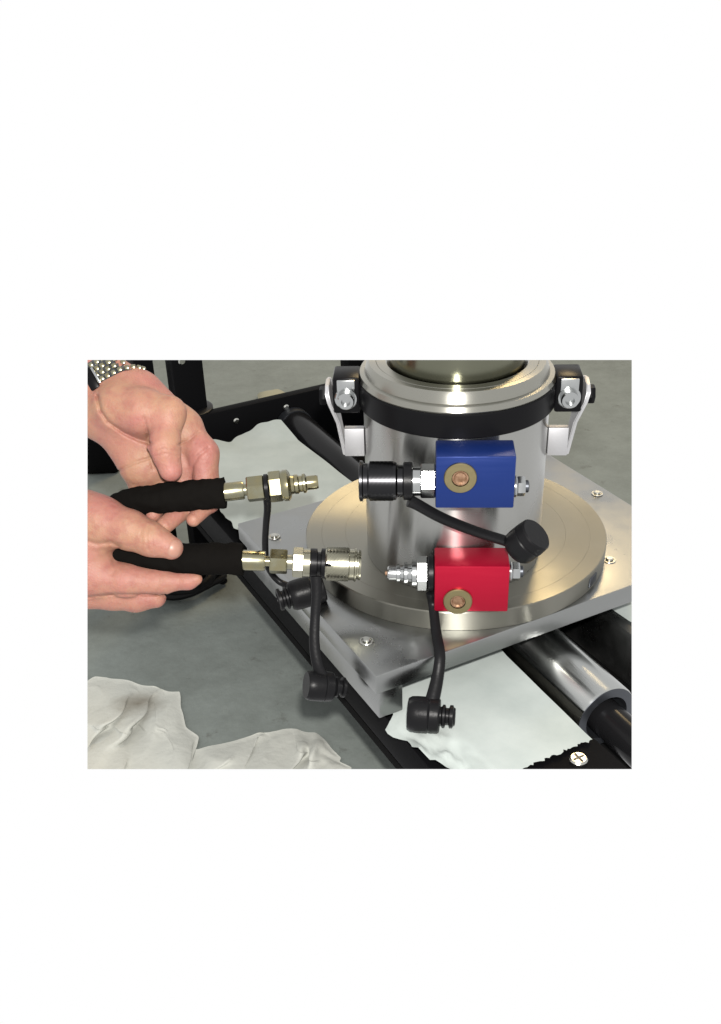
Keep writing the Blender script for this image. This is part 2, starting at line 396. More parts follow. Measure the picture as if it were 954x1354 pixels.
# ------------------------------------------------------------------ hydraulic cylinder on its flange
YAW = math.radians(3.8)
EX, EY = V((math.cos(YAW), -math.sin(YAW), 0)), V((math.sin(YAW), math.cos(YAW), 0))
O = V((-0.0042, -0.028, 0))
RB = 0.0667
hc = thing('hydraulic_cylinder', V((0, 0, PZ)), 'large upright aluminium hydraulic cylinder with blue and red blocks on a round flange', 'hydraulic cylinder')
bm = B(); lathe(bm, (0, 0, 0), ZZ, [(PZ + 0.0003, 0), (PZ + 0.0003, 0.1195), (-0.0008, 0.1200), (0, 0.1193), (0, 0.10722), (-0.00012, 0.1071), (0, 0.10698), (0, 0.08822), (-0.00012, 0.0881), (0, 0.08798), (0, 0)], 160)
fl = build('flange', bm, 'disc', hc, smooth=25)
p = hit(787, 779, V((0, 0, 0)) + V((0.7, -0.75, 0)).normalized() * 0.12, V((0.7, -0.75, 0)).normalized())
n_ = V((p.x, p.y, 0)).normalized(); p = n_ * 0.1195 + V((0, 0, -0.0085)); tt = ZZ.cross(n_)
bm = B(); box(bm, p, 0.006, 0.0012, 0.0042, tt, n_, ZZ, 0.0008); build('slot', bm, 'endface', fl)
zA, zB, zC = 0.1247, 0.1421, 0.1475
def at_o(bm, prof, seg=128): return lathe(bm, O, ZZ, prof, seg)
def own_origin(o, at):                            # put a part's origin on its own axis (for the turned grain)
    d = at - (V(o.parent.location)); o.data.transform(Matrix.Translation(-d)); o.location = d
bb = build('barrel', at_o(B(), [(0.0002, 0), (0.0002, RB), (zA, RB), (zA, 0.06)]), 'barrel', hc); own_origin(bb, O)
bb = build('clamp_ring', at_o(B(), [(zA, RB - 0.001), (zA, 0.0700), (zA + 0.0008, 0.0706), (zB - 0.0008, 0.0706), (zB, 0.0700), (zB, 0.060)]), 'anod_black', hc)
bb = build('head_ring', at_o(B(), [(zB, 0.062), (zB, 0.0695), (zB + 0.0012, 0.0700), (zB + 0.0045, 0.0688), (zB + 0.0050, 0.0672), (zB + 0.0052, 0.0655),
           (zB + 0.0110, 0.0638), (zB + 0.0128, 0.0622), (zB + 0.0128, 0.0575), (zB + 0.0124, 0.0572), (zB + 0.0128, 0.0569), (zB + 0.0128, 0.0505), (zB + 0.0118, 0.0497), (zB - 0.01, 0.0497)]), 'ring', hc); own_origin(bb, O)
bm = at_o(B(), [(zB - 0.012, 0.0496), (zB + 0.004, 0.0496), (zB + 0.004, 0.0478), (zB - 0.012, 0.0478)]); build('seal', bm, 'rubber', hc)
bb = build('piston', at_o(B(), [(zB - 0.01, 0.0476), (0.26, 0.0476), (0.26, 0)]), 'piston', hc); own_origin(bb, O)
def LOC(x, y, z): return O + EX * x + EY * y + ZZ * z      # the cylinder's own axes

# clamp lugs with bolt, and the bent brackets outside them
for s, lab in ((-1, None), (1, None)):
    xc = s * 0.0780
    bm = B(); box(bm, LOC(xc, -0.0035, 0.1330), 0.0095, 0.0125, 0.0135, EX, EY, ZZ, 0.0018); lug = build('clamp_lug', bm, 'anod_black', hc)
    bm = B(); box(bm, LOC(xc, -0.0165, 0.1395), 0.0064, 0.0012, 0.0058, EX, EY, ZZ, 0.0006); build('washer_plate', bm, 'zinc', lug)
    bm = B(); o_ = LOC(xc, -0.0160, 0.1315)
    lathe(bm, o_, -EY, cyl([(0, 0.0082), (0.0012, 0.0082), (0.0018, 0.0075)]), 32)
    lathe(bm, o_, -EY, [(0.001, 0.0062), (0.0065, 0.0062), (0.0075, 0.0054), (0.0075, 0.0033), (0.0045, 0.0030), (0.0045, 0)], 32); build('bolt', bm, 'zinc', lug)
    # bracket: flat cheek outside the lug, running down to a foot that turns in to the barrel
    xo = s * 0.0905; t_ = 0.0028
    pr = [(0.000, 0.1400), (-0.010, 0.1385), (-0.015, 0.134), (-0.016, 0.127), (-0.012, 0.110), (-0.010, 0.084), (0.004, 0.084), (0.006, 0.112), (0.016, 0.126), (0.013, 0.136)]
    bm = B()
    top_ = [LOC(xo - (s * 0.011 * min(1, max(0, (0.132 - z) / 0.036))), y, z) for y, z in pr]
    prism(bm, top_, EX * (s * t_), 0.0005); br = build('bracket', bm, 'bracket', hc)
    bm = B(); box(bm, LOC(s * 0.0735, -0.009, 0.0950), 0.0072, 0.0030, 0.0110, EX, EY, ZZ, 0.0006); build('foot', bm, 'bracket', br)
    bm = B(); hexnut(bm, LOC(xo + s * t_, 0.0, 0.1270), EX * s, 0.005, 0.0068); build('pivot_nut', bm, 'anod_black', br)

# ---- blue and red valve blocks
BX0, BX1, BD0, BD1 = -0.0155, 0.0362, 0.0672, 0.0930
def block(name, mt, z0, z1, label, plug_px, plug_r, plugmat, sockmat):
    bm = B(); box(bm, LOC((BX0 + BX1) / 2, -(BD0 + BD1) / 2, (z0 + z1) / 2), (BX1 - BX0) / 2, (BD1 - BD0) / 2, (z1 - z0) / 2, EX, EY, ZZ, 0.0011)
    o = build(name, bm, mt, hc, label=label)
    p = hit(*plug_px, O - EY * BD1, EY)
    r = plug_r
    bm = B(); lathe(bm, p, -EY, [(-0.001, 0), (-0.001, r), (0.0016, r), (0.0023, r * 0.95), (0.0023, r * 0.54), (0.0002, r * 0.52), (0.0002, 0)], 48)
    pg = build('screw_plug', bm, plugmat, o)
    bm = B(); lathe(bm, p, -EY, [(0.0003, r * 0.51), (0.0018, r * 0.50), (0.0018, r * 0.42), (0.0008, r * 0.32), (0.0010, 0)], 12, 0.3)
    build('hex_socket', bm, sockmat, pg, smooth=20)
    return o
ZB0, ZB1, ZR0, ZR1 = 0.0850, 0.1230, 0.0018, 0.0395
blue = block('valve_block', 'blue', ZB0, ZB1, 'blue anodised block, the upper one', (609, 631), 0.0108, 'plug', 'rust')
red = block('valve_block', 'red', ZR0, ZR1, 'red anodised block, the lower one', (605.5, 794), 0.0102, 'plug', 'rust')
LX = -EX
def fit_axis(px, py, dd): return hit(px, py, O - EY * dd, EY)
# nuts on the right-hand sides
for blk, py, px in ((blue, 643, 684), (red, 755.5, 675)):
    p = fit_axis(px, py, 0.080); p = LOC(BX1, -0.080, p.z); bm = B()
    lathe(bm, p, EX, cyl([(0, 0.0072), (0.0018, 0.0075), (0.0025, 0.0068)]), 32)
    hexnut(bm, p + EX * 0.0025, EX, 0.0055, 0.0068, 0.25); nut = build('end_nut', bm, 'zinc', blk)
    bm = B(); lathe(bm, p + EX * 0.008, EX, cyl([(0, 0.0042), (0.0020, 0.0042), (0.0026, 0.0034)]), 20); build('nut_tip', bm, 'endface', nut)
def knurled(bm, o, ax, t0, t1, r, amp, nt=22, seg=110):
    prof = [(t0 + (t1 - t0) * k / nt, r) for k in range(nt + 1)]
    return lathe(bm, o, ax, prof, seg, rfun=lambda k, i, t, rr: rr + (amp if (k + i) % 2 else -amp))
# blue: black coupling sleeve
zb = fit_axis(530, 636, 0.080).z
P0 = LOC(BX0, -0.080, zb)
bm = B(); hexnut(bm, P0, LX, 0.010, 0.0115, 0.0); lathe(bm, P0 + LX * 0.010, LX, cyl([(0, 0.0100), (0.0055, 0.0100), (0.0058, 0.0092)]), 40); build('adapter', bm, 'zinc', blue)
bm = B(); lathe(bm, P0 + LX * 0.0150, LX, cyl([(0, 0.0105), (0.0008, 0.0128), (0.0060, 0.0128), (0.0068, 0.0115)]), 40); tie = build('strap_collar', bm, 'rubber', blue)
bm = B(); lathe(bm, P0 + LX * 0.0212, LX, [(0, 0.0), (0, 0.0108), (0.004, 0.0108), (0.0052, 0.0128), (0.0070, 0.0128)], 64)
knurled(bm, P0 + LX * 0.0212, LX, 0.0070, 0.0228, 0.0126, 0.0008, 11, 42)
lathe(bm, P0 + LX * 0.0212, LX, [(0.0228, 0.0128), (0.0240, 0.0120), (0.0268, 0.0120), (0.0275, 0.0136), (0.0292, 0.0137), (0.0296, 0.0130), (0.0296, 0.0098), (0.018, 0.0094), (0.018, 0)], 64)
build('coupling_sleeve', bm, 'oxide', blue, smooth=18)
# red: silver nipple
zr = fit_axis(540, 758, 0.080).z
P1 = LOC(BX0, -0.080, zr)
bm = B(); lathe(bm, P1, LX, cyl([(0, 0.0118), (0.0008, 0.0132), (0.0040, 0.0132), (0.0047, 0.0120)]), 40); tie2 = build('strap_collar', bm, 'rubber', red)
bm = B(); hexnut(bm, P1 + LX * 0.0047, LX, 0.0078, 0.0122, 0.12)
lathe(bm, P1 + LX * 0.0125, LX, cyl([(0, 0.0100), (0.0030, 0.0100), (0.0034, 0.0086), (0.0036, 0.0070), (0.0062, 0.0066), (0.0064, 0.0078), (0.0085, 0.0080), (0.0092, 0.0060), (0.0115, 0.0056),
      (0.0118, 0.0066), (0.0138, 0.0066), (0.0142, 0.0054), (0.0195, 0.0053), (0.0205, 0.0046)]), 40)
build('nipple', bm, 'zinc', red)
bm = B(); lathe(bm, P1 + LX * 0.0329, LX, cyl([(0, 0.0018), (0.0018, 0.0014), (0.002, 0.0008)]), 12); build('nipple_pin', bm, 'rust', red)

# ---- rubber straps with dust caps
def cap_shape(bm, o, ax, r=0.0125, L=0.021):
    return lathe(bm, o, ax, [(0, 0), (0.0, r * 0.86), (0.0022, r * 0.97), (0.006, r), (L * 0.62, r), (L * 0.66, r * 0.95), (L * 0.7, r), (L * 0.95, r * 0.96), (L, r * 0.88), (L, 0)], 40)
def plug_shape(bm, o, ax, r=0.0072, L=0.012):
    return lathe(bm, o, ax, [(-0.001, r * 0.8), (0.001, r * 0.8), (0.002, r), (0.0035, r), (0.0042, r * 0.72), (0.006, r * 0.72), (0.0068, r), (0.0088, r), (0.0095, r * 0.8), (L, r * 0.72), (L, 0)], 32)
# blue strap: from the collar down in front of the barrel, ending in a cap
pts = [P0 + LX * 0.018 + V((0, -0.006, -0.0115)), fit_axis(552, 667, 0.086), fit_axis(585, 685, 0.084), fit_axis(630, 703, 0.082), fit_axis(668, 715, 0.083), fit_axis(686, 722, 0.084)]
bm = B(); tube(bm, pts, [0.0055, 0.0050, 0.0048, 0.0046, 0.0046, 0.005], 14, 8, flat=(EY, 0.75)); build('strap', bm, 'rubber', blue)
c0 = fit_axis(683, 727, 0.086); c1 = fit_axis(706, 709, 0.090)
axc = (c1 - c0).normalized(); bm = B(); cap_shape(bm, c0, axc, 0.0128, 0.0205); build('dust_cap', bm, 'rubber', blue)
# red strap: over the flange and the plate, its plug lying on the paper
pts = [P1 + LX * 0.0023 + V((0, -0.008, -0.011)), at_z(573, 800, 0.004), at_z(577, 835, -0.006), at_z(582, 865, -0.013), at_z(579, 895, -0.024), at_z(571, 930, -0.036)]
bm = B(); tube(bm, pts, [0.0042, 0.0034, 0.0036, 0.0038, 0.0042, 0.005], 14, 10, flat=(RIGHT, 0.6)); build('strap', bm, 'rubber', red)
c0 = at_z(540, 943, -0.0440); c1 = at_z(582, 946, -0.0440); axc = (c1 - c0).normalized()
bm = B(); cap_shape(bm, c0, axc, 0.0122, (c1 - c0).length); dcap = build('dust_plug', bm, 'rubber', red)
bm = B(); plug_shape(bm, c1, axc, 0.0076, 0.0105); build('plug_nose', bm, 'rubber', dcap)

# ------------------------------------------------------------------ the two hoses held in the hands
D1, D2 = 0.725, 0.738
def hpt(x, y, d, dd=0.0): return at_d(x, y, d + dd)
SC1, SC2 = D1 / F_PX, D2 / F_PX
def ragged(seed, amp):
    return lambda t, an: 1 + amp * mnoise.noise(V((t * 13, math.cos(an) * 1.3 + seed, math.sin(an) * 1.3))) + amp * 0.6 * mnoise.noise(V((t * 34, math.cos(an) * 2.5 + seed, math.sin(an) * 2.5)))
h1 = thing('hydraulic_hose', hpt(300, 652, D1), 'upper black hose ending in a bare brass-coloured nipple', 'hose', 'hoses held in the hands')
bm = B(); tube(bm, [hpt(x, y, D1, dd) for x, y, dd in ((70, 706, 0.03), (120, 690, 0.024), (165, 668, 0.014), (210, 660, 0.004), (255, 655, 0), (298, 652, 0))],
     [r * SC1 for r in (17, 18, 19, 20, 20.5, 20.5)], 40, 24, ragged(3, 0.11)); build('hose_cover', bm, 'hose', h1)
a1 = hpt(286, 652, D1); b1 = hpt(421, 637, D1, 0.002); ax1 = (b1 - a1).normalized(); L1 = (b1 - a1).length
def f1(px): return L1 * (px - 286) / (421 - 286)
bm = B(); lathe(bm, a1, ax1, cyl([(0, 12.5 * SC1), (f1(321), 12.5 * SC1), (f1(323), 11.5 * SC1)]), 32); build('ferrule', bm, 'zincy', h1)
bm = B(); lathe(bm, a1, ax1, cyl([(f1(321), 8 * SC1), (f1(330), 8 * SC1)]), 24); hexnut(bm, a1 + ax1 * f1(327), ax1, f1(350) - f1(327), 17.5 * SC1, 0.35); build('hex_nut', bm, 'zincy', h1)
bm = B(); lathe(bm, a1, ax1, cyl([(f1(349.5), 15 * SC1), (f1(350.5), 18 * SC1), (f1(355), 18 * SC1), (f1(356), 15 * SC1)]), 32); build('strap_collar', bm, 'rubber', h1)
bm = B(); hexnut(bm, a1 + ax1 * f1(356), ax1, f1(373) - f1(356), 20.5 * SC1, 0.1)
lathe(bm, a1, ax1, cyl([(f1(372), 19 * SC1), (f1(376), 21 * SC1), (f1(381), 21 * SC1), (f1(384), 17 * SC1), (f1(385), 13 * SC1), (f1(389), 12 * SC1), (f1(390), 13 * SC1), (f1(394), 13 * SC1),
      (f1(396), 11 * SC1), (f1(400), 11 * SC1), (f1(401), 13 * SC1), (f1(404), 13 * SC1), (f1(406), 9.5 * SC1), (f1(418), 9.5 * SC1), (f1(421), 8.5 * SC1), (f1(421), 5 * SC1), (f1(414), 4.5 * SC1)]), 40)
build('nipple', bm, 'zincy', h1)
s1 = [hpt(353, 655, D1, 0.004), hpt(354, 672, D1, 0.012), hpt(352, 695, D1, 0.026), hpt(351, 722, D1, 0.042), hpt(354, 748, D1, 0.058), hpt(368, 768, D1, 0.064), hpt(388, 776, D1, 0.062)]
bm = B(); tube(bm, s1, [5.5 * SC1, 5 * SC1, 4.6 * SC1, 4.6 * SC1, 4.6 * SC1, 4.6 * SC1, 5 * SC1], 14, 8, flat=(RIGHT, 0.8)); build('strap', bm, 'rubber', h1)
D3 = D1 + 0.052
c0 = hpt(384, 789, D3, 0.0); c1 = hpt(428, 776, D3, 0.004); axc = (c1 - c0).normalized()
bm = B(); cap_shape(bm, c0, axc, 0.0115, (c1 - c0).length); dcap = build('dust_cap', bm, 'rubber', h1)
bm = B(); plug_shape(bm, c0, -axc, 0.0085, 0.0055); build('cap_mouth', bm, 'rubber', dcap)

h2 = thing('hydraulic_hose', hpt(320, 740, D2), 'lower black hose ending in a knurled quick coupler', 'hose', 'hoses held in the hands')
bm = B(); tube(bm, [hpt(x, y, D2, dd) for x, y, dd in ((90, 722, 0.012), (140, 730, 0.008), (185, 735, 0.003), (235, 738, 0), (280, 739, 0), (322, 739, 0))],
     [r * SC2 for r in (16, 17, 18.5, 20, 21, 21)], 40, 24, ragged(8, 0.085)); build('hose_cover', bm, 'hose', h2)
a2 = hpt(310, 740, D2); b2 = hpt(476, 747, D2, 0.004); ax2 = (b2 - a2).normalized(); L2 = (b2 - a2).length
def f2(px): return L2 * (px - 310) / (476 - 310)
bm = B(); lathe(bm, a2, ax2, cyl([(0, 13.5 * SC2), (f2(349), 13.5 * SC2), (f2(351), 12.5 * SC2)]), 32); build('ferrule', bm, 'zincy', h2)
bm = B(); lathe(bm, a2, ax2, cyl([(f2(349), 7 * SC2), (f2(358), 7 * SC2)]), 24); hexnut(bm, a2 + ax2 * f2(357), ax2, f2(380) - f2(357), 17 * SC2, 0.26); build('hex_nut', bm, 'zincy', h2)
bm = B(); lathe(bm, a2, ax2, cyl([(f2(379), 10 * SC2), (f2(388), 10 * SC2)]), 24); hexnut(bm, a2 + ax2 * f2(387), ax2, f2(402) - f2(387), 20 * SC2, 0.0)
lathe(bm, a2, ax2, cyl([(f2(401), 19 * SC2), (f2(410), 19 * SC2), (f2(411), 17 * SC2)]), 32); build('adapter', bm, 'zincg', h2)
bm = B(); lathe(bm, a2, ax2, cyl([(f2(410), 17 * SC2), (f2(411), 19.5 * SC2), (f2(419), 19.5 * SC2), (f2(420), 15 * SC2), (f2(424), 15 * SC2), (f2(425), 20 * SC2), (f2(431), 20 * SC2)]), 40); build('strap_collar', bm, 'rubber', h2)
bm = B(); lathe(bm, a2, ax2, [(f2(430), 0), (f2(430), 20 * SC2), (f2(432), 22 * SC2)], 64); knurled(bm, a2, ax2, f2(432), f2(461), 21.2 * SC2, 0.0008, 13, 42)
lathe(bm, a2, ax2, [(f2(461), 22 * SC2), (f2(462), 21 * SC2), (f2(468), 21 * SC2), (f2(469), 22.5 * SC2), (f2(471), 22.5 * SC2), (f2(472), 19 * SC2), (f2(474), 19 * SC2), (f2(474.5), 20.5 * SC2), (f2(477), 20 * SC2), (f2(477), 15 * SC2), (f2(455), 14 * SC2), (f2(455), 0)], 64)
cs = build('coupling_sleeve', bm, 'zincg', h2, smooth=18)
pc = hit(434, 747, a2 - FWD * 22 * SC2, FWD); bm = B(); box(bm, pc, 0.0022, 0.0008, 0.0010, ax2, FWD, ax2.cross(FWD).normalized(), 0.0004); build('lock_notch', bm, 'blackflat', cs)
D4 = D2 - 0.006
s2 = [hpt(418, 762, D2, -0.008), hpt(419, 785, D2, -0.006), hpt(417, 815, D2, -0.004), hpt(416, 850, D2, -0.003), hpt(420, 878, D2, -0.002), hpt(427, 895, D2, 0)]
bm = B(); tube(bm, s2, [7.5 * SC2, 7 * SC2, 6.5 * SC2, 7 * SC2, 7.5 * SC2, 8 * SC2], 14, 8, flat=(RIGHT, 0.5)); build('strap', bm, 'rubber', h2)
c0 = hpt(405, 906, D2, 0.0); c1 = hpt(440, 908, D2, 0.006); axc = (c1 - c0).normalized()
bm = B(); cap_shape(bm, c0, axc, 0.0108, (c1 - c0).length); dcap = build('dust_plug', bm, 'rubber', h2)
bm = B(); plug_shape(bm, c1, axc, 0.0072, 0.0105); build('plug_nose', bm, 'rubber', dcap)

# ------------------------------------------------------------------ cable coil on the floor behind the lower hand
bm = B(); pts = []
ctr = at_z(240, 776, FLOOR)
for k in range(40):
    an = k * 0.46; rr = 0.048 - 0.0035 * (k % 14) / 14 * 3
    pts.append(ctr + V((math.cos(an) * rr * 1.05, math.sin(an) * rr * 0.8, 0.006 + 0.0055 * (k / 13.7) + 0.002 * math.sin(k * 1.7))))
tube(bm, pts, 0.0052, 12, 4)
o = build('cable', bm, 'cable', base=V((ctr.x, ctr.y, FLOOR)))
o['label'] = 'coil of black cable on the floor behind the lower hand'; o['category'] = 'cable'

# ------------------------------------------------------------------ rags
def rag_mat(name, stain):
    N = NT(name); b = N.b; b.inputs['Roughness'].default_value = 0.9; b.inputs['Specular IOR Level'].default_value = 0.1
    tc = N.n('ShaderNodeTexCoord')
    nz = N.n('ShaderNodeTexNoise'); nz.inputs['Scale'].default_value = 16; nz.inputs['Detail'].default_value = 6; N.l(tc.outputs['Object'], nz.inputs['Vector'])
    mx = N.n('ShaderNodeMix', data_type='RGBA'); mx.inputs['A'].default_value = lin(176, 177, 170); mx.inputs['B'].default_value = lin(164, 165, 158)
    N.l(nz.outputs['Fac'], mx.inputs['Factor'])
    out = mx.outputs['Result']
    if stain is not None:
        d = N.n('ShaderNodeVectorMath', operation='SUBTRACT'); d.inputs[1].default_value = stain; N.l(tc.outputs['Object'], d.inputs[0])
        dm = N.n('ShaderNodeVectorMath', operation='MULTIPLY'); dm.inputs[1].default_value = (1, 1.1, 0); N.l(d.outputs[0], dm.inputs[0])
        ln = N.n('ShaderNodeVectorMath', operation='LENGTH'); N.l(dm.outputs[0], ln.inputs[0])
        ns = N.n('ShaderNodeTexNoise'); ns.inputs['Scale'].default_value = 60; N.l(tc.outputs['Object'], ns.inputs['Vector'])
        ad = N.n('ShaderNodeMath', operation='MULTIPLY_ADD'); ad.inputs[1].default_value = 0.022; N.l(ns.outputs['Fac'], ad.inputs[0]); N.l(ln.outputs['Value'], ad.inputs[2])
        mr = N.n('ShaderNodeMapRange'); mr.inputs[1].default_value = 0.012; mr.inputs[2].default_value = 0.042; mr.inputs[3].default_value = 0.75; mr.inputs[4].default_value = 0
        N.l(ad.outputs[0], mr.inputs[0])
        m2 = N.n('ShaderNodeMix', data_type='RGBA'); m2.inputs['B'].default_value = lin(92, 82, 66); N.l(out, m2.inputs['A']); N.l(mr.outputs[0], m2.inputs['Factor'])
        out = m2.outputs['Result']
    N.l(out, b.inputs['Base Color'])
    wv = N.n('ShaderNodeTexNoise'); wv.inputs['Scale'].default_value = 120; wv.inputs['Detail'].default_value = 4; N.l(tc.outputs['Object'], wv.inputs['Vector'])
    bp = N.n('ShaderNodeBump'); bp.inputs['Strength'].default_value = 0.35; bp.inputs['Distance'].default_value = 0.003
    N.l(wv.outputs['Fac'], bp.inputs['Height']); N.l(bp.outputs[0], b.inputs['Normal'])
    return N.m
def rag(xl, xr, ytop, ybot, nu, nv, seed, label, stain_px, slack, lift, fold):
    """a sheet with more cloth than room: relaxed as springs over the floor, it buckles into folds"""
    rng = np.random.default_rng(seed)
    P = np.zeros((nv + 1, nu + 1, 3)); H = np.zeros((nv + 1, nu + 1))
    for j in range(nv + 1):
        t = j / nv
        for i in range(nu + 1):
            s = i / nu; x = xl(t) + (xr(t) - xl(t)) * s; y0 = lerp(s, *ytop); y = y0 + (ybot - y0) * t
            y += 6 * mnoise.noise(V((s * 5, seed, 0))) * (1 - t)
            x += 7 * mnoise.noise(V((t * 5, seed, 2))) * s ** 3
            e = min(1, t * 3.2, (1 - s) * 3.2, (s * 3.2) if xl(0) > 150 else 9); e = e * (2 - e)
            h = lift * e * (0.6 + 0.5 * mnoise.noise(V((x / 70, y / 50, seed)))) + 0.02 * mnoise.noise(V(((x * 0.8 + y * fold) / 17, (y * 0.8 - x * fold) / 60, seed + 1.5))) * e + 0.003
            P[j, i] = at_z(x, y, FLOOR + max(0.002, h)); H[j, i] = e
    lx = np.linalg.norm(P[:, 1:] - P[:, :-1], axis=-1); ly = np.linalg.norm(P[1:] - P[:-1], axis=-1)
    def vary(shape): return np.array([[1 + slack * (0.55 + 0.9 * mnoise.noise(V((i / nu * 3.5, j / nv * 2.5, seed + 3)))) for i in range(shape[1])] for j in range(shape[0])])
    cons = []
    def add(sa, sb, k, f):
        cons.append((sa, sb, np.linalg.norm(P[sb] - P[sa], axis=-1) * f, k))
    A = slice
    fx = 1 + (vary((nv + 1, nu + 1)) - 1) * np.clip(H * 1.6 - 0.35, 0.02, 1)      # taut along the hems
    for o in (0, 1):
        for d, k in ((1, 1.0), (2, 0.6), (5, 0.5)):
            n_ = (nu + 1 - d - o) // 2 * 2
            sa = (A(None), A(o, nu + 1 - d, 2)); sb = (A(None), A(o + d, nu + 1, 2)); add(sa, sb, k, fx[sa])
            sa = (A(o, nv + 1 - d, 2), A(None)); sb = (A(o + d, nv + 1, 2), A(None)); add(sa, sb, k, 1 + (fx[sa] - 1) * 0.5)
        sa = (A(o, nv, 2), A(0, nu)); sb = (A(o + 1, nv + 1, 2), A(1, nu + 1)); add(sa, sb, 0.5, fx[sa])
        sa = (A(o, nv, 2), A(1, nu + 1)); sb = (A(o + 1, nv + 1, 2), A(0, nu)); add(sa, sb, 0.5, fx[sa])
    w = np.ones((nv + 1, nu + 1)); w[0] = 0; w[-1] = 0; w[:, 0] = 0; w[:, -1] = 0
    ground = P[..., 2].copy(); Vv = np.zeros_like(P); lo_z = FLOOR + 0.0015 + 0.6 * np.maximum(0, ground - FLOOR - 0.004)
    for it in range(260):
        Q = P + Vv * 0.9; Q[..., 2] -= 0.00006
        Q = np.where(w[..., None] > 0, Q, P)
        for sa, sb, L, k in cons:
            d = Q[sb] - Q[sa]; ln = np.linalg.norm(d, axis=-1) + 1e-9; wa, wb = w[sa], w[sb]; ws = wa + wb + 1e-9
            c = (k * 0.9 * (ln - L) / ln / ws)[..., None] * d
            Q[sa] += c * wa[..., None]; Q[sb] -= c * wb[..., None]
        Q[..., 2] = np.maximum(Q[..., 2], lo_z)
        Vv = Q - P; P = Q
    bm = B(); g = [[bm.verts.new(V(P[j, i])) for i in range(nu + 1)] for j in range(nv + 1)]
    for j in range(nv):
        for i in range(nu): bm.faces.new((g[j][i], g[j][i + 1], g[j + 1][i + 1], g[j + 1][i]))
    for _ in range(5): bmesh.ops.smooth_vert(bm, verts=bm.verts, factor=0.5, use_axis_x=True, use_axis_y=True, use_axis_z=True)
    bmesh.ops.recalc_face_normals(bm, faces=bm.faces[:])
    if sum(f.normal.z for f in bm.faces) < 0: bmesh.ops.reverse_faces(bm, faces=bm.faces[:])
    base = at_z((xl(0.5) + xr(0.5)) / 2, 960, FLOOR); st = None
    if stain_px: st = tuple(at_z(*stain_px, FLOOR + lift * 0.6) - base)
    M[label] = rag_mat('rag_cloth', st)
    o = build('rag', bm, label, base=base, cap=False, smooth=180)
    o['label'] = label; o['category'] = 'rag'; o['group'] = 'white rags on the floor'
    return o
rag(lambda t: 100, lambda t: lerp(t, (0, 0.3, 0.4, 0.5, 0.6, 1), (238, 243, 247, 264, 262, 250)), ((0, 0.11, 0.18, 0.29, 0.47, 0.76, 0.95, 1), (915, 900, 893, 891, 899, 908, 911, 913)), 1032, 100, 90, 2,
    'crumpled white rag with a brown stain, in the near left corner', (182, 924), 0.30, 0.022, 0.5)
rag(lambda t: lerp(t, (0, 1), (258, 246)), lambda t: lerp(t, (0, 0.5, 1), (446, 462, 474)), ((0, 0.1, 0.35, 0.55, 0.72, 0.85, 0.93, 1), (990, 984, 973, 963, 961, 968, 982, 996)), 1032, 110, 44, 6,
    'clean white rag beside the stained one, lying in folds', None, 0.30, 0.026, 0.35)

